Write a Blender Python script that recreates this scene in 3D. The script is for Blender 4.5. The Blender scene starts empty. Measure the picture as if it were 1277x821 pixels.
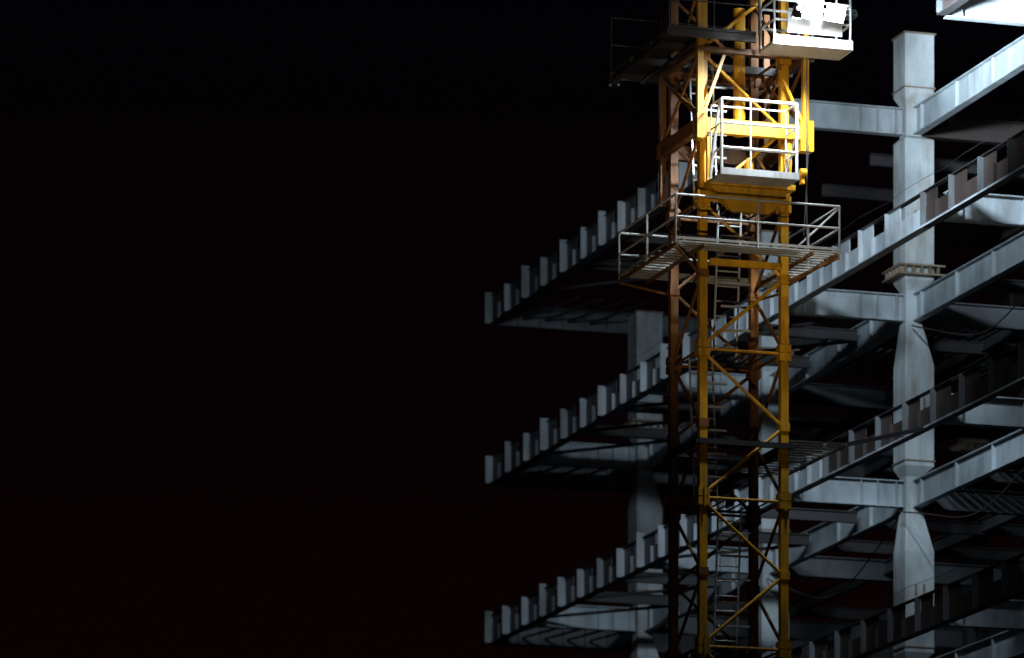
import bpy, math, random
from mathutils import Vector, Matrix
random.seed(7)
scene = bpy.context.scene

# ---------------------------------------------------------------- materials
def steel(name, col, dirt, rust_amt=0.35, rough=0.5, metal=0.0, scale=1.2):
    m = bpy.data.materials.new(name); m.use_nodes = True
    nt = m.node_tree; N = nt.nodes; L = nt.links
    b = N['Principled BSDF']
    tc = N.new('ShaderNodeTexCoord')
    mp = N.new('ShaderNodeMapping'); mp.inputs['Scale'].default_value = (2.5, 2.5, 0.55)
    L.new(tc.outputs['Object'], mp.inputs['Vector'])
    n1 = N.new('ShaderNodeTexNoise'); n1.inputs['Scale'].default_value = scale
    n1.inputs['Detail'].default_value = 8; n1.inputs['Roughness'].default_value = 0.65
    L.new(mp.outputs[0], n1.inputs['Vector'])
    r1 = N.new('ShaderNodeValToRGB')
    r1.color_ramp.elements[0].position = 0.45; r1.color_ramp.elements[1].position = 0.72
    L.new(n1.outputs['Fac'], r1.inputs[0])
    mul = N.new('ShaderNodeMath'); mul.operation = 'MULTIPLY'; mul.inputs[1].default_value = rust_amt
    L.new(r1.outputs[0], mul.inputs[0])
    mx = N.new('ShaderNodeMixRGB'); mx.inputs[1].default_value = (*col, 1); mx.inputs[2].default_value = (*dirt, 1)
    L.new(mul.outputs[0], mx.inputs[0])
    n2 = N.new('ShaderNodeTexNoise'); n2.inputs['Scale'].default_value = 0.45; n2.inputs['Detail'].default_value = 6
    L.new(tc.outputs['Object'], n2.inputs['Vector'])
    mr = N.new('ShaderNodeMapRange'); mr.inputs[1].default_value = 0.32; mr.inputs[2].default_value = 0.68
    mr.inputs[3].default_value = 0.42; mr.inputs[4].default_value = 1.2
    L.new(n2.outputs['Fac'], mr.inputs[0])
    sc = N.new('ShaderNodeVectorMath'); sc.operation = 'SCALE'
    L.new(mx.outputs[0], sc.inputs[0]); L.new(mr.outputs[0], sc.inputs['Scale'])
    L.new(sc.outputs[0], b.inputs['Base Color'])
    rr = N.new('ShaderNodeMapRange'); rr.inputs[3].default_value = rough - 0.1; rr.inputs[4].default_value = rough + 0.25
    L.new(n1.outputs['Fac'], rr.inputs[0]); L.new(rr.outputs[0], b.inputs['Roughness'])
    b.inputs['Metallic'].default_value = metal
    bp = N.new('ShaderNodeBump'); bp.inputs['Strength'].default_value = 0.15; bp.inputs['Distance'].default_value = 0.02
    L.new(n1.outputs['Fac'], bp.inputs['Height']); L.new(bp.outputs[0], b.inputs['Normal'])
    return m

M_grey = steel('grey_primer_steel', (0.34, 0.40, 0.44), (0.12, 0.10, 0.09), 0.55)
M_greyd = steel('grey_primer_steel_shaded', (0.085, 0.098, 0.11), (0.05, 0.042, 0.038), 0.6)  # darkened copy of the grey; shade for far and inner steel in the colour
M_col = steel('column_paint', (0.42, 0.48, 0.51), (0.22, 0.18, 0.13), 0.8, 0.6)
M_brk = steel('bracket_steel', (0.26, 0.29, 0.32), (0.13, 0.11, 0.09), 0.6)
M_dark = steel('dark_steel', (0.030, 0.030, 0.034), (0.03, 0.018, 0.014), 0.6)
M_brown = steel('red_oxide_steel', (0.030, 0.021, 0.019), (0.025, 0.013, 0.010), 0.6)  # oxide primer on edge beams; on upper inner girders it stands in for shade
M_rust = steel('rusty_plate', (0.22, 0.18, 0.13), (0.10, 0.05, 0.03), 0.7)
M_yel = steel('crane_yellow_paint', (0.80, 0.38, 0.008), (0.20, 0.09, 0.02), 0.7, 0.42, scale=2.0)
M_yeld = steel('crane_yellow_shaded', (0.26, 0.095, 0.012), (0.08, 0.026, 0.012), 0.7, 0.5, scale=2.0)  # darkened copy of the yellow; the rear members' shade is in the colour
M_galv = steel('galvanised_rail', (0.62, 0.62, 0.60), (0.25, 0.2, 0.16), 0.5, 0.4, 0.2, scale=3)
M_white = steel('white_rail_paint', (0.8, 0.8, 0.78), (0.4, 0.33, 0.25), 0.35, 0.4, scale=3)
M_grate = steel('grating', (0.36, 0.34, 0.30), (0.12, 0.09, 0.07), 0.6, 0.5)
M_soil = steel('site_soil', (0.12, 0.095, 0.07), (0.05, 0.04, 0.03), 0.9, 0.85, scale=0.4)

def emis(name, col, s):
    m = bpy.data.materials.new(name); m.use_nodes = True
    b = m.node_tree.nodes['Principled BSDF']
    b.inputs['Base Color'].default_value = (0.8, 0.8, 0.8, 1)
    b.inputs['Emission Color'].default_value = (*col, 1); b.inputs['Emission Strength'].default_value = s
    return m
M_lamp = emis('floodlight_lens', (0.85, 0.94, 1.0), 150)

# ---------------------------------------------------------------- builder
class G:
    def __init__(s): s.v = []; s.f = []
    def hexa(s, c):
        n = len(s.v); s.v += [tuple(p) for p in c]
        for f in ((0,3,2,1),(4,5,6,7),(0,1,5,4),(1,2,6,5),(2,3,7,6),(3,0,4,7)):
            s.f.append(tuple(n+i for i in f))
    def box(s, x0,x1,y0,y1,z0,z1):
        s.hexa([(x0,y0,z0),(x1,y0,z0),(x1,y1,z0),(x0,y1,z0),(x0,y0,z1),(x1,y0,z1),(x1,y1,z1),(x0,y1,z1)])
    def frust(s, a, za, b, zb):
        s.hexa([(a[0],a[2],za),(a[1],a[2],za),(a[1],a[3],za),(a[0],a[3],za),
                (b[0],b[2],zb),(b[1],b[2],zb),(b[1],b[3],zb),(b[0],b[3],zb)])
    def bar(s, p, q, w, h=None):
        h = h or w; p = Vector(p); q = Vector(q); d = (q-p).normalized()
        up = Vector((0,0,1)) if abs(d.z) < 0.99 else Vector((1,0,0))
        a = d.cross(up).normalized()*w/2; b = a.cross(d).normalized()*h/2
        s.hexa([p-a-b,p+a-b,p+a+b,p-a+b,q-a-b,q+a-b,q+a+b,q-a+b])
    def tube(s, p, q, r, n=8):
        p = Vector(p); q = Vector(q); d = (q-p).normalized()
        up = Vector((0,0,1)) if abs(d.z) < 0.99 else Vector((1,0,0))
        a = d.cross(up).normalized(); b = a.cross(d).normalized(); k = len(s.v)
        for c in (p, q):
            for i in range(n):
                t = 2*math.pi*i/n; s.v.append(tuple(c + a*math.cos(t)*r + b*math.sin(t)*r))
        for i in range(n):
            j = (i+1) % n; s.f.append((k+i, k+j, k+n+j, k+n+i))
        s.f.append(tuple(k+i for i in range(n))[::-1]); s.f.append(tuple(k+n+i for i in range(n)))
    def ibeam(s, p, q, h, w, t=0.025, tw=0.016):
        p = Vector(p); q = Vector(q); z = Vector((0,0,1))
        s.bar(p+z*t/2, q+z*t/2, w, t)
        s.bar(p+z*(h-t/2), q+z*(h-t/2), w, t)
        s.bar(p+z*h/2, q+z*h/2, tw, h-2*t-0.004)
    def stiff(s, p, h, w, axis, t=0.018):
        x,y,z = p
        if axis == 'u': s.box(x-t/2,x+t/2,y-w/2+0.01,y+w/2-0.01,z+0.03,z+h-0.03)
        else: s.box(x-w/2+0.01,x+w/2-0.01,y-t/2,y+t/2,z+0.03,z+h-0.03)
    def obj(s, name, mat, parent=None):
        me = bpy.data.meshes.new(name); me.from_pydata(s.v, [], s.f); me.materials.append(mat); me.update()
        o = bpy.data.objects.new(name, me); scene.collection.objects.link(o)
        if parent: o.parent = parent
        return o

def empty(name, loc, rz=0):
    e = bpy.data.objects.new(name, None); scene.collection.objects.link(e)
    e.location = loc; e.rotation_euler = (0,0,rz); return e

RZ = math.atan2(-0.9526, 0.3041)
P0 = Vector((8.425, 109.2, 0))
RM = Matrix.Rotation(RZ, 4, 'Z')
def W(u, v, z): return P0 + RM @ Vector((u, v, z))

# ---------------------------------------------------------------- steel frame building
bld = empty('steel_frame_building', P0, RZ)
LV = [6.26, 10.46, 14.66, 18.86, 23.06, 27.26, 31.46]
BAY = 9.23
CU = [-26.36, -17.13, -7.9, 1.33, 10.56]
CV = [3.2, 12.4, 21.6]
U0, U1 = -29.4, 13.0
V1 = 24.0
BH = 0.62

cols = G(); cols2 = G(); rings = G()
for i, u in enumerate(CU):
    for j, v in enumerate(CV):
        C = cols if j == 0 else cols2
        w = 0.70 if j == 0 else 0.6
        h = w/2; n = 0.19
        z = 0.0
        top = 33.7 if (i >= 2 and j == 0) else 32.2
        if i < 2: top = 31.3
        for k, lz in enumerate(LV):
            if lz+BH+0.5 > top: break
            fl = 1.0 if k < 6 else 0.12
            C.box(u-h, u+h, v-h, v+h, z, lz-fl)
            C.frust((u-h, u+h, v-h, v+h), lz-fl, (u-n, u+n, v-h*0.75, v+n*0.6), lz-0.02)
            C.box(u-n, u+n, v-h*0.75, v+n*0.6, lz-0.02, lz+BH+0.08)
            z = lz+BH+0.30
            C.frust((u-n, u+n, v-h*0.75, v+n*0.6), lz+BH+0.08, (u-h, u+h, v-h, v+h), z)
            rr = h+0.20 if k == 5 else h+0.03
            if k == 5:
                rings.box(u-rr, u+rr, v-rr, v+rr, z+0.06, z+0.10)
                rings.box(u-rr, u+rr, v-rr, v+rr, z+0.26, z+0.30)
                for s in range(-2, 3):
                    rings.box(u+h+0.02, u+rr-0.02, v+s*0.2-0.01, v+s*0.2+0.01, z+0.102, z+0.258)
                    rings.box(u-rr+0.02, u-h-0.02, v+s*0.2-0.01, v+s*0.2+0.01, z+0.102, z+0.258)
                    rings.box(u+s*0.2-0.01, u+s*0.2+0.01, v-rr+0.02, v-h-0.02, z+0.102, z+0.258)
            else:
                rings.box(u-rr, u+rr, v-rr, v+rr, z+0.10, z+0.13)
        C.box(u-h, u+h, v-h, v+h, z, top)
        rings.box(u-h-0.04, u+h+0.04, v-h-0.04, v+h+0.04, top+0.002, top+0.03)
        for k, lz in enumerate(LV[:-1]):
            rings.box(u+h+0.002, u+h+0.03, v-0.12, v-0.08, lz+2.2, lz+2.45)
            rings.box(u+h+0.002, u+h+0.03, v+0.08, v+0.12, lz+2.2, lz+2.45)
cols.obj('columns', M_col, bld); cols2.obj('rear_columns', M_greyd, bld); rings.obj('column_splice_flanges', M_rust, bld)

gird = G(); gird_d = G(); mid = G(); sec_d = G()
for k, lz in enumerate(LV):
    for j, v in enumerate(CV):
        for i, u in enumerate(CU):
            ue = CU[i+1] if i+1 < len(CU) else U1
            if k == 6 and j == 0 and u < -8: continue
            tgt = gird if j == 0 else (mid if random.random() < 0.5 else sec_d)
            if k == 6 and u < -8: tgt = gird_d  # dark brown in place of shade, keeps these upper girders dim
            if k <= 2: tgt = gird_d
            hb = BH if j == 0 else 0.5
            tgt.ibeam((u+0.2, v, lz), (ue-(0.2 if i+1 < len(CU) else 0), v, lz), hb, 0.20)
            s = u+0.6
            while s < ue-0.4:
                tgt.stiff((s, v, lz), hb, 0.20, 'u'); s += 2.05
            if i == 0:
                tgt.ibeam((U0, v, lz), (u-0.2, v, lz), hb, 0.20)
            t2 = gird_d if k <= 2 else gird
            if j == 0:
                t2.ibeam((u, 0.16, lz+0.012), (u, v-0.28, lz+0.012), 0.60, 0.22)
                for q in (0.5, 1.9, 2.3, 2.75): t2.stiff((u, q, lz+0.012), 0.6, 0.22, 'v')
            ve = CV[j+1] if j+1 < len(CV) else V1
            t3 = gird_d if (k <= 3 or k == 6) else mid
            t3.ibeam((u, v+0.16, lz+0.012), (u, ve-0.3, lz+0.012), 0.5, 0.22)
    for v in (6.2, 9.3, 15.5, 18.6):
        for i in range(len(CU)-1):
            if random.random() < 0.35: continue
            t = mid if random.random() < 0.35 else sec_d
            t.ibeam((CU[i]+0.03, v, lz+0.16), (CU[i+1]-0.03, v, lz+0.16), 0.32, 0.16)
        sec_d.ibeam((U0+0.1, v, lz+0.16), (CU[0]-0.03, v, lz+0.16), 0.32, 0.16)
    for i in range(len(CU)-1):
        for m in (1, 2):
            u = CU[i]+m*BAY/3
            if not (k == 6 and i in (1, 2)) and not (i == 2) and random.random() < 0.6:
                sec_d.ibeam((u, 0.16, lz+0.2), (u, CV[0]-0.16, lz+0.2), 0.26, 0.13)
            if k == 6 and i == 2: continue
            if random.random() < 0.3: continue
            t = sec_d if random.random() < 0.75 else mid
            t.ibeam((u, CV[0]+0.16, lz+0.1), (u, CV[1]-0.16, lz+0.1), 0.28, 0.13)
    t = mid if k > 2 else gird_d
    t.ibeam((U0, 0.1, lz), (U0, V1, lz), 0.55, 0.2)
    s = 0.7
    while s < V1: t.stiff((U0, s, lz), 0.55, 0.2, 'v'); s += 0.62
gird.obj('girders', M_grey, bld); gird_d.obj('darkened_girders', M_brown, bld)
mid.obj('shaded_beams', M_greyd, bld); sec_d.obj('dark_secondary_beams', M_dark, bld)  # inner beams in darkened colours, standing in for their shade

# facade edge beams with outrigger brackets
edge = G(); edgem = G(); edged = G(); fins = G(); finsd = G(); flg = G(); lip = G(); finsr = G()
ST = BAY/6
for k, lz in enumerate(LV):
    spans = [(U0, U1)]
    if k == 6: spans = [(U0, -12.2), (1.5, U1)]
    for (a, b) in spans:
        cut = {6: -12.2, 5: 0.6, 4: -5.0, 3: -12.0}.get(k, a)
        segs = []
        if k >= 3:
            segs.append((a, min(-12.2, b), 'far') if a < -12.2 else None)
            if b > -12.2 and cut > -12.1: segs.append((-12.19, min(cut, b), 'near'))
            if b > cut+0.02: segs.append((max(cut, a, -12.1)+0.01, b, 'ox'))
        else: segs.append((a, b, 'ox'))
        for sg in segs:
            if not sg: continue
            p, q, kind = sg
            E = {'far': edgem, 'near': edge, 'ox': edged}[kind]
            F = {'far': fins, 'near': fins, 'ox': finsr}[kind]
            (lip if kind == 'near' else flg).box(p, q, -0.11, 0.11, lz-0.001, lz+0.025)
            E.box(p, q, -0.012, 0.012, lz+0.03, lz+0.44)
            flg.box(p, q, -0.07, 0.07, lz+0.742, lz+0.76)
            if kind == 'ox' and k in (4, 5): lip.box(p, q, -0.112, -0.095, lz-0.012, lz+0.03)
            u = p+0.05
            while u < q-0.7:
                pr = {'far': 0.20, 'near': 0.12, 'ox': 0.14}[kind]
                hh = 0.735 if kind != 'far' else 0.80+random.uniform(-0.07, 0.08)
                if kind == 'far': pr += random.uniform(-0.04, 0.03)
                F.box(u, u+0.025, -pr, -0.014, lz+0.03, lz+hh)
                E.box(u+0.03, u+random.uniform(0.55, 0.8), -0.010, 0.010, lz+0.442, lz+0.738)
                (F if kind != 'ox' else finsd).box(u+0.72, u+0.735, -0.10, -0.014, lz+0.03, lz+0.435)
                u += ST + (random.uniform(-0.08, 0.08) if kind == 'far' else 0)
edge.obj('edge_beam_webs', M_grey, bld); edgem.obj('shaded_edge_beam_webs', M_greyd, bld); edged.obj('oxide_edge_beam_webs', M_brown, bld)  # far webs are darkened in colour so they read as unlit
fins.obj('edge_brackets', M_brk, bld); finsd.obj('oxide_edge_brackets', M_brown, bld); finsr.obj('dark_grey_edge_brackets', M_greyd, bld)  # brackets on the oxide spans use the darker grey
flg.obj('edge_beam_top_flanges', M_dark, bld); lip.obj('edge_beam_flanges', M_grey, bld)

br = G(); wires = G()
for k, lz in enumerate(LV):
    top = lz+0.2
    for i in range(2):
        a = CU[i]
        for m in range(3):
            p = a+m*BAY/3; q = p+BAY/3
            if random.random() < 0.5:
                br.bar((p+0.1, 0.2, top+0.02), (q-0.1, 2.9, top+0.02), 0.07, 0.07)
    for m in range(5):
        br.bar((U0+0.1, 0.2+m*0.62, top), (CU[0]-0.1, 0.8+m*0.62, top), 0.05, 0.05)
    pts = []
    for i in range(0, 43):
        u = U0+i*1.0
        pts.append((u, 0.02, lz+1.12-0.10*math.sin((u % 3.08)/3.08*math.pi)))
    if k in (3, 5):
        for i in range(42): wires.tube(pts[i], pts[i+1], 0.005, 5)
for i in (0, 2):
    for k in range(len(LV)-1):
        br.bar((CU[i]+0.4, CV[1], LV[k]+0.6), (CU[i+1]-0.4, CV[1], LV[k+1]), 0.16, 0.16)
for (k, ua, ub, v, sag) in ((5, -7.5, 1.0, 3.0, 0.9), (4, -7.5, 1.0, 2.7, 0.7), (4, -16.8, -8.2, 3.0, 1.0), (3, -16.8, -8.2, 2.8, 0.8), (3, -7.5, 1.0, 3.0, 0.6)):
    prev = None
    for i in range(25):
        t = i/24; p = (ua+(ub-ua)*t, v, LV[k]-0.15-sag*4*t*(1-t)+0.1*math.sin(t*9))
        if prev: wires.tube(prev, p, 0.018, 6)
        prev = p
br.obj('bracing', M_dark, bld); wires.obj('safety_lines_and_cables', M_dark, bld)

deck = G()
for k, (a, b, v0, v1) in {5: (-17.0, -11.2, 3.5, 9.2), 4: (-7.6, -1.2, 3.5, 9.1), 3: (-17, -8.2, 3.5, 12.2),
                          2: (-26, 10, 3.5, 21), 1: (-26, 10, 0.3, 21), 0: (-26, 10, 0.3, 21), 6: (-20, -9, 6.4, 12)}.items():
    z = LV[k]+0.66; y = v0
    while y < v1:
        deck.box(a, b, y, y+0.12, z, z+0.01); deck.box(a, b, y+0.122, y+0.24, z+0.05, z+0.06)
        y += 0.245
deck.obj('metal_deck_sheets', M_dark, bld)

# ---------------------------------------------------------------- tower crane
CC = W(4.39, -5.75, 0)
crane = empty('tower_crane', CC, RZ)
def L(a, b, z): return (0.85-b, a-0.85, z)
S = 1.7
legF = G(); legB = G(); brF = G(); brB = G(); pads = G()
SEC = 2.92; Zb = 17.55-6*SEC
for (a, b) in ((0,0),(S,0),(0,S),(S,S)):
    g = legF if b == 0 else legB
    x, y, _ = L(a, b, 0)
    g.box(x-0.08, x+0.08, y-0.08, y+0.08, 0.3, 31.2)
    z = Zb
    while z < 31:
        if z > 0.6:
            pd = pads if b == 0 else legB
            pd.box(x-0.12, x+0.12, y-0.12, y+0.12, z-0.16, z-0.012)
            pd.box(x-0.12, x+0.12, y-0.12, y+0.12, z+0.012, z+0.16)
            for sx in (-0.14, 0.14): pd.tube((x+sx, y, z-0.2), (x+sx, y, z+0.2), 0.022, 6)
        z += SEC
z = Zb
while z < 31:
    m, t = z+SEC/2, z+SEC
    if z > 0.2:
        for face in range(4):
            if face == 0: P, Q, g = (0,0), (S,0), brF
            elif face == 1: P, Q, g = (0,S), (0,0), brB
            elif face == 2: P, Q, g = (S,S), (0,S), brB
            else: P, Q, g = (S,0), (S,S), brB
            a, b = P, Q
            g.tube(L(*a, z+0.05), L(*b, m), 0.036); g.tube(L(*b, m), L(*a, t-0.05), 0.036)
            g.tube(L(*a, z), L(*b, z), 0.03)
            for (c, zz) in ((a, z+0.1), (b, m), (a, t-0.1)):
                x, y, _ = L(*c, 0)
                g.box(x-0.10, x+0.10, y-0.10, y+0.10, zz-0.08, zz+0.08)
    z += SEC
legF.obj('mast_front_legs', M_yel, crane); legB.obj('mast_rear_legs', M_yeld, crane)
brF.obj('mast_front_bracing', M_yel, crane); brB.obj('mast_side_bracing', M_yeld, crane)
pads.obj('mast_section_joints', M_yel, crane)
base = G(); base.box(-3,3,-3,3,0.0,0.5); base.obj('mast_foundation', M_grate, crane)

lad = G(); rest = G()
z = Zb+SEC; sgn = 0
while z < 29:
    a0 = 0.35 if sgn == 0 else 0.85
    p0, p1 = L(a0, 0.75+0.3*sgn, z), L(a0, 1.05-0.3*sgn, z+SEC)
    w = 0.24
    for s in (-w, w): lad.tube((p0[0],p0[1]+s,p0[2]), (p1[0],p1[1]+s,p1[2]+0.0), 0.022, 6)
    for r in range(1, 10):
        f = r/10; x = p0[0]+(p1[0]-p0[0])*f; y = p0[1]+(p1[1]-p0[1])*f; zz = p0[2]+(p1[2]-p0[2])*f
        lad.tube((x, y-w, zz), (x, y+w, zz), 0.016, 6)
    for h in range(5):
        lad.bar(L(a0-0.3, 0.45, z+0.5+h*0.46), L(a0+0.32, 0.45, z+0.5+h*0.46), 0.04)
    for r in range(7):
        rest.box(*sorted((L(0,1.5,0)[0], L(0,0.2,0)[0])), -0.85+0.15+r*0.22, -0.85+0.17+r*0.22, z+0.02, z+0.05)
    rest.bar(L(0.1, 0.2, z+0.035), L(1.6, 0.2, z+0.035), 0.04, 0.05)
    rest.bar(L(0.1, 1.5, z+0.035), L(1.6, 1.5, z+0.035), 0.04, 0.05)
    z += SEC; sgn = 1-sgn
lad.obj('ladders', M_galv, crane); rest.obj('rest_platforms', M_dark, crane)

def planks(g, a0, a1, b0, b1, z, step=0.17, w=0.06):
    b = b0+0.04
    while b < b1:
        e0, e1 = random.uniform(-0.03, 0.06), random.uniform(-0.06, 0.03)
        g.box(*sorted((L(0,b,0)[0], L(0,b+w,0)[0])), a0-0.85+e0, a1-0.85+e1, z-0.03, z); b += step
def rail(g, p, q, z0, hs, post=1.1, r=0.022):
    P, Q = Vector(L(*p, z0)), Vector(L(*q, z0)); n = max(1, round((Q-P).length/post))
    for h in hs: g.tube(P+Vector((0,0,h)), Q+Vector((0,0,h)), r, 8)
    for i in range(n+1):
        c = P+(Q-P)*i/n; g.tube(c-Vector((0,0,0.06)), c+Vector((0,0,max(hs))), r, 8)
A0, A1, B0, B1 = -0.85, 2.55, -0.85, 2.55
zf = 25.28
gr = G(); rl = G()
planks(gr, A0, A1, B0, -0.15, zf); planks(gr, A0, A1, 1.85, B1, zf)
planks(gr, A0, -0.15, -0.13, 1.84, zf, 0.22); planks(gr, 1.85, A1, -0.13, 1.84, zf, 0.22)
grs = G()
for a in (A0+0.03, A0+0.6, 2.0, A1-0.03):
    grs.bar(L(a, B0, zf-0.065), L(a, B1, zf-0.065), 0.05, 0.06)
for p, q in (((A0,B0),(A1,B0)), ((A0,B1),(A1,B1)), ((A0,B0),(A0,B1)), ((A1,B0),(A1,B1))):
    rail(rl, p, q, zf, (0.45, 0.88), 1.7, 0.022)
    gr.bar(L(*p, zf+0.04), L(*q, zf+0.04), 0.012, 0.05)
for (a, b, c, d) in ((A1,B0,S,0), (A1,B1,S,S), (A0,B0,0,0), (A0,B1,0,S)):
    grs.bar(L(a, b, zf-0.12), L(c, d, zf-0.50), 0.045)
rl.bar(L(A1, B0, zf+0.85), L(S+0.1, 0.1, zf+0.05), 0.03)
gr.obj('service_walkway', M_grate, crane); rl.obj('service_walkway_rails', M_galv, crane); grs.obj('walkway_supports', M_yeld, crane)
yb = G()
yb.bar(L(0.1, -0.16, zf-0.22), L(1.6, -0.16, zf-0.22), 0.08, 0.13)
yb.obj('walkway_carrier_beam', M_yel, crane)

gw = G(); zg = 21.75
for i in range(14):
    b = 0.3+i*0.26
    gw.bar(L(1.95, b, zg), L(3.1, b, zg), 0.035, 0.03)
for a in (1.95, 3.1):
    gw.bar(L(a, 0.2, zg-0.03), L(a, 3.8, zg-0.03), 0.05, 0.06)
gw.obj('mast_tie_platform', M_grate, crane)
tie = G()
tie.bar(L(S+0.1, S, zg-0.2), L(6.5, 4.5, zg+1.3), 0.09)
for p, q in (((-.12,-.12),(S+.12,-.12)), ((S+.12,-.12),(S+.12,S+.12)), ((S+.12,S+.12),(-.12,S+.12)), ((-.12,S+.12),(-.12,-.12))):
    tie.bar(L(*p, zg-0.2), L(*q, zg-0.2), 0.10, 0.10)
tie.obj('mast_tie_struts', M_dark, crane)

# ---- climbing cage
ca = G(); cb = G()
a0, a1, b0, b1 = -0.14, 2.06, -0.25, 1.95
for (a, b) in ((a0,b0),(a1,b0),(a0,b1),(a1,b1)):
    g = ca if b == b0 else cb
    x, y, _ = L(a, b, 0)
    g.box(x-0.06, x+0.06, y-0.06, y+0.06, 27.4 if b == b0 else 26.6, 30.6)
def ring(g, g2, z0, z1, w=0.14, e=0.0):
    f, bk = b0-e, b1+e
    g.bar(L(a0-e-w/2, f, (z0+z1)/2), L(a1+e+w/2, f, (z0+z1)/2), w, z1-z0)
    g2.bar(L(a0-e-w/2, bk, (z0+z1)/2), L(a1+e+w/2, bk, (z0+z1)/2), w, z1-z0)
    for a in (a0-e, a1+e): g2.bar(L(a, f+w, (z0+z1)/2), L(a, bk-w, (z0+z1)/2), w, z1-z0-0.02)
ring(ca, cb, 27.55, 27.83, 0.16, 0.02)
ring(cb, cb, 29.14, 29.24, 0.10, 0.01)
x, y, _ = L(a1, b0, 0); ca.box(x-0.11, x+0.14, y-0.13, y+0.13, 27.32, 27.92)
x, y, _ = L(a0, b0, 0); ca.box(x-0.11, x+0.14, y-0.10, y+0.10, 27.42, 27.90)
ca.bar(L(a1-0.06, b0, 27.9), L(a1-0.55, b0, 28.9), 0.06); ca.bar(L(a0+0.06, b0, 27.9), L(a0+0.5, b0, 29.1), 0.06)
for a in (a0, a1):
    cb.bar(L(a, b0+0.1, 27.9), L(a, b1-0.1, 29.1), 0.07); cb.bar(L(a, b1-0.1, 27.9), L(a, b0+0.1, 29.1), 0.05)
cb.bar(L(a0, b1, 27.9), L(a1, b1, 29.1), 0.07)
zt, zl = 26.60, 26.02
x0, x1 = L(0,-0.05,0)[0], L(0,-0.42,0)[0]
ca.hexa([(x1-0.10, -0.85+0.48, zl), (x1, -0.85+0.48, zl), (x1, -0.85+1.25, zl), (x1-0.10, -0.85+1.25, zl),
         (x0, -0.85+0.02, zt-0.1), (x1, -0.85+0.02, zt-0.1), (x1, -0.85+1.75, zt-0.1), (x0, -0.85+1.75, zt-0.1)])
ca.bar(L(0.0, -0.25, zt-0.04), L(1.78, -0.25, zt-0.04), 0.42, 0.10)
for a in (0.35, 1.40): ca.bar(L(a, -0.435, zl+0.02), L(a+(0.12 if a > 1 else -0.12), -0.435, zt-0.1), 0.03, 0.03)
for a in (0.05, 1.72): ca.bar(L(a, -0.24, 26.5), L(a, -0.24, 27.5), 0.09)
ca.tube(L(0.9, 0.35, 27.7), L(0.9, 0.35, 30.2), 0.12, 12)
ca.tube(L(0.85, -0.32, 26.6), L(0.85, -0.32, 27.0), 0.09, 12)
for a in (0.7, 1.0): ca.tube(L(a, -0.3, 26.6), L(0.85, -0.3, 27.1), 0.03)
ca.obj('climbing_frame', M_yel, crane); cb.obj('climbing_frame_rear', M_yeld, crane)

# ---- white basket in front of the cage
bk = G(); bf = G()
za = 26.62
f0, f1, l0, l1 = -1.05, -0.45, 0.02, 1.58
for p, q in (((l0,f0),(l1,f0)), ((l0,f1),(l1,f1)), ((l0,f0),(l0,f1)), ((l1,f0),(l1,f1))):
    front = p[1] == q[1] == f0
    rail(bk, p, q, za, (0.47, 0.95, 1.42) if front or p[0] == q[0] else (1.42,), 1.6 if p[0] != q[0] else 0.7, 0.030 if front else 0.018)
bk.bar(L(l0-0.02, f0+0.6, za+0.0), L(l0-0.02, f0+0.05, za+1.40), 0.05)
bk.bar(L(l1, f0, za+0.9), L(l1, f1, za+0.1), 0.03)
bk.tube(L(0.62, f0, za), L(0.62, f0, za+1.42), 0.018)
bf.box(*sorted((L(0,f0-0.03,0)[0], L(0,f1+0.03,0)[0])), l0-0.88, l1-0.82, za-0.07, za-0.03)
bf.bar(L(l0-0.03, f0-0.05, za), L(l1+0.03, f0-0.05, za), 0.015, 0.13)
bk.obj('basket_rails', M_white, crane); bf.obj('basket_floor', M_galv, crane)

rp = G(); rp.tube(L(1.98, -0.55, 25.3), L(1.98, -0.55, 29.2), 0.012, 6)
rp.tube(L(1.90, -0.6, 25.6), L(2.02, -0.55, 27.4), 0.01, 6)
rp.obj('chain_hoist_ropes', M_dark, crane)
hk = G(); hk.tube(L(1.80, -0.66, 26.82), L(1.92, -0.66, 26.82), 0.08, 12); hk.box(*sorted((L(0,-0.68,0)[0], L(0,-0.56,0)[0])), 0.97, 1.04, 26.6, 26.76)
hk.obj('hoist_block', M_yel, crane)

# ---- upper deck
ud = G(); ur = G()
def slab(g, a0, a1, b0, b1, z0, z1):
    g.box(*sorted((L(0,b0,0)[0], L(0,b1,0)[0])), a0-0.85, a1-0.85, z0, z1)
slab(ud, -0.95, 0.85, -0.75, -0.32, 29.42, 29.47); slab(ud, -0.95, 2.4, 2.0, 2.75, 29.42, 29.47)
slab(ud, -0.95, -0.25, -0.31, 1.99, 29.422, 29.468); slab(ud, 2.15, 2.6, -0.31, 1.99, 29.422, 29.468)
for b in (-0.70, 0.3, 1.5, 2.70): ud.bar(L(-1.0, b, 29.34), L(0.85 if b < 0 else 2.45, b, 29.34), 0.08, 0.14)
for a in (-0.95, -0.3, 2.14): ud.bar(L(a, -0.3, 29.24), L(a, 2.7, 29.24), 0.08, 0.05)
for p, q in (((-0.95,-0.75),(0.9,-0.75)), ((-0.95,2.75),(2.6,2.75))):
    rail(ur, p, q, 29.47, (0.5, 1.05), 1.1, 0.014)
ud.obj('upper_deck', M_brown, crane); ur.obj('upper_deck_rails', M_dark, crane)
wb = G(); wf = G()
c0, c1, d0, d1 = 1.0, 2.58, -1.35, -0.60
zw = 29.16
for p, q in (((c0,d0),(c1,d0)), ((c0,d1),(c1,d1)), ((c0,d0),(c0,d1)), ((c1,d0),(c1,d1))):
    rail(wb, p, q, zw, (0.42, 0.80, 1.15), 0.85, 0.024)
slab(wf, c0-0.03, c1+0.03, d0-0.03, d1+0.03, zw-0.06, zw)
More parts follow.
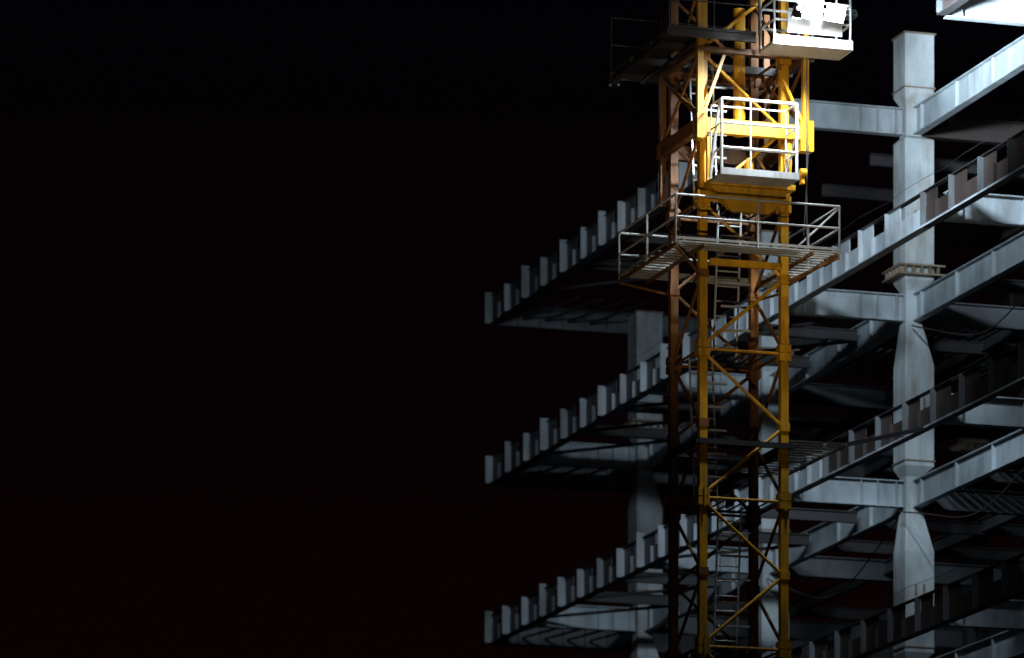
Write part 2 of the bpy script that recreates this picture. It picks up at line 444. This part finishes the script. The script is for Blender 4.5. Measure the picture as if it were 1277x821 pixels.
wf.bar(L(c0-0.03, d0-0.05, zw+0.02), L(c1+0.03, d0-0.05, zw+0.02), 0.015, 0.18)
wf.bar(L(c1+0.05, d0, zw+0.02), L(c1+0.05, d1, zw+0.02), 0.015, 0.18)
wf.bar(L(1.25, d0-0.075, zw+0.36), L(2.38, d0-0.075, zw+0.36), 0.012, 0.40)
wb.bar(L(1.25, d0-0.11, zw+0.60), L(2.38, d0-0.11, zw+0.60), 0.04)
wb.obj('work_basket_rails', M_white, crane); wf.obj('work_basket_floor', M_white, crane)

up = G()
up.tube((0,0,31.2), (0,0,31.9), 1.35, 28); up.box(-1.2,1.2,-1.2,1.2,31.95,33.0)
for sx in (-0.7, 0.7):
    for sy in (-0.7, 0.7): up.bar((sx,sy,33.0), (sx*0.15,sy*0.15,40), 0.15)
for i in range(26):
    y = 1.4+i*1.5
    for x in (-0.6, 0.6):
        up.bar((x,y,33.4),(x,y+1.5,33.4),0.12); up.bar((x,y,33.4),(0,y+0.75,34.5),0.06); up.bar((0,y+0.75,34.5),(x,y+1.5,33.4),0.06)
    up.bar((-0.6,y,33.4),(0.6,y+1.5,33.4),0.05)
up.bar((0,1.4,34.5),(0,40.4,34.5),0.12)
for x in (-0.6,0.6): up.bar((x,-1.3,33.4),(x,-13,33.4),0.2,0.3)
up.box(-0.7,0.7,-13,-10.5,31.6,33.1)
up.tube((0,0,40),(0,25,34.6),0.03,6); up.tube((0,0,40),(0,-12,33.6),0.03,6)
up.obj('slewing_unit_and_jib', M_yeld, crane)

# ---------------------------------------------------------------- floodlights
def flood(pos, tgt, energy, size_deg=120, col=(0.74,0.88,1.0), lens=0.17, r=0.12, blend=0.6):
    root = empty('floodlight', pos)
    root.rotation_euler = (Vector(tgt)-Vector(pos)).to_track_quat('-Z','Y').to_euler()
    h = G(); w = lens
    h.frust((-w,w,-w*0.75,w*0.75), 0.02, (-w*0.6,w*0.6,-w*0.45,w*0.45), 0.16)
    for sx in (-1,1): h.box(sx*(w+0.02)-0.01, sx*(w+0.02)+0.01, -0.02, 0.02, -0.0, 0.25)
    h.box(-w-0.03,w+0.03,-0.02,0.02,0.251,0.27)
    h.obj('housing', M_white if lens > 0.15 else M_dark, root)
    g = G(); g.box(-w+0.01,w-0.01,-w*0.75+0.01,w*0.75-0.01,-0.0,0.018); g.obj('lens', M_lamp, root)
    l = bpy.data.lights.new('flood_beam','SPOT'); l.energy = energy; l.spot_size = math.radians(size_deg)
    l.spot_blend = blend; l.color = col; l.shadow_soft_size = r
    o = bpy.data.objects.new('flood_beam', l); scene.collection.objects.link(o); o.parent = root; o.location = (0,0,-0.06)
    return root
def CW(a, b, z): return CC + RM @ Vector(L(a, b, z))
flood(CW(1.58,-1.80,29.70), CW(1.4,-3.6,29.0), 900, 165, lens=0.25, r=0.2)
flood(CW(2.10,-1.80,29.66), CW(2.5,-3.4,29.0), 700, 165, lens=0.22, r=0.2)
flood(CW(1.2,-2.0,29.45), CW(0.9,-0.3,27.5), 2400, 88, lens=0.08, r=0.15, blend=1.0)
flood(CW(1.9,-2.4,29.95), CW(1.85,-1.2,29.2), 500, 100, lens=0.08, r=0.15)  # added lamp, only there to overexpose the basket front
flood(CW(2.75,-0.9,29.9), W(-6, 2.5, 28.5), 5200, 110, lens=0.12, r=0.4, blend=0.9)
flood(CW(2.75,-0.5,30.1), W(-1.5, 3.2, 31.6), 26000, 44, lens=0.12, r=0.4, blend=1.0)  # added lamp to brighten the top girder
flood(CW(-0.85, 2.85, 29.2), W(-24, 0, 26.5), 3200, 80, lens=0.08, r=0.5, blend=0.9)  # extra lamp put in to light the left bays
flood(CW(2.4, 2.1, 28.3), W(-6, 2, 24.5), 1700, 80, lens=0.08, r=0.5, blend=0.9)  # invented lamp, set high so it lights the beam webs from above
flood(W(60,-26,2.0), CW(1.4, 0, 26.8), 34000, 10, col=(1.0,0.86,0.62), lens=0.4, r=0.5, blend=1.0)  # unseen ground lamp, added to light the mast from the front

# ---------------------------------------------------------------- ground
g = G(); g.v = [(-1500,-200,0),(1500,-200,0),(1500,2500,0),(-1500,2500,0)]; g.f = [(0,1,2,3)]
g.obj('ground', M_soil)

# ---------------------------------------------------------------- world (night)
w = bpy.data.worlds.new('World'); scene.world = w; w.use_nodes = True
nt = w.node_tree; N = nt.nodes; K = nt.links
bg = N['Background']; out = N['World Output']
sky = N.new('ShaderNodeTexSky'); sky.sky_type = 'NISHITA'; sky.sun_disc = False
sky.sun_elevation = math.radians(-6); sky.sun_rotation = math.radians(200)
K.new(sky.outputs[0], bg.inputs[0]); bg.inputs[1].default_value = 0.003
tc = N.new('ShaderNodeTexCoord'); sp = N.new('ShaderNodeSeparateXYZ'); K.new(tc.outputs['Generated'], sp.inputs[0])
rp_ = N.new('ShaderNodeValToRGB'); K.new(sp.outputs['Z'], rp_.inputs[0])
e = rp_.color_ramp.elements
e[0].position = 0.10; e[0].color = (0.0036, 0.0006, 0.0005, 1)
e[1].position = 0.27; e[1].color = (0.0006, 0.0004, 0.0010, 1)
m_ = rp_.color_ramp.elements.new(0.2); m_.color = (0.0018, 0.0004, 0.0007, 1)
bg2 = N.new('ShaderNodeBackground'); K.new(rp_.outputs[0], bg2.inputs[0]); bg2.inputs[1].default_value = 1
ad = N.new('ShaderNodeAddShader'); K.new(bg.outputs[0], ad.inputs[0]); K.new(bg2.outputs[0], ad.inputs[1])
K.new(ad.outputs[0], out.inputs[0])
sl = bpy.data.lights.new('moonlight','SUN'); sl.energy = 0.006; sl.angle = math.radians(0.5); sl.color = (1.0,0.75,0.6)
so = bpy.data.objects.new('moonlight', sl); scene.collection.objects.link(so); so.rotation_euler = (math.radians(60),0,math.radians(-15))

# ---------------------------------------------------------------- camera
cam = bpy.data.cameras.new('Camera'); co = bpy.data.objects.new('Camera', cam); scene.collection.objects.link(co)
co.location = (0,0,1.6); co.rotation_euler = (math.radians(90),0,0)
cam.sensor_width = 36; cam.lens = 183.24; cam.shift_y = 1.104
cam.clip_start = 1; cam.clip_end = 5000
cam.dof.use_dof = True; cam.dof.focus_distance = 99.0; cam.dof.aperture_fstop = 1.0
scene.camera = co
scene.view_settings.view_transform = 'Standard'; scene.view_settings.look = 'None'; scene.view_settings.exposure = 0
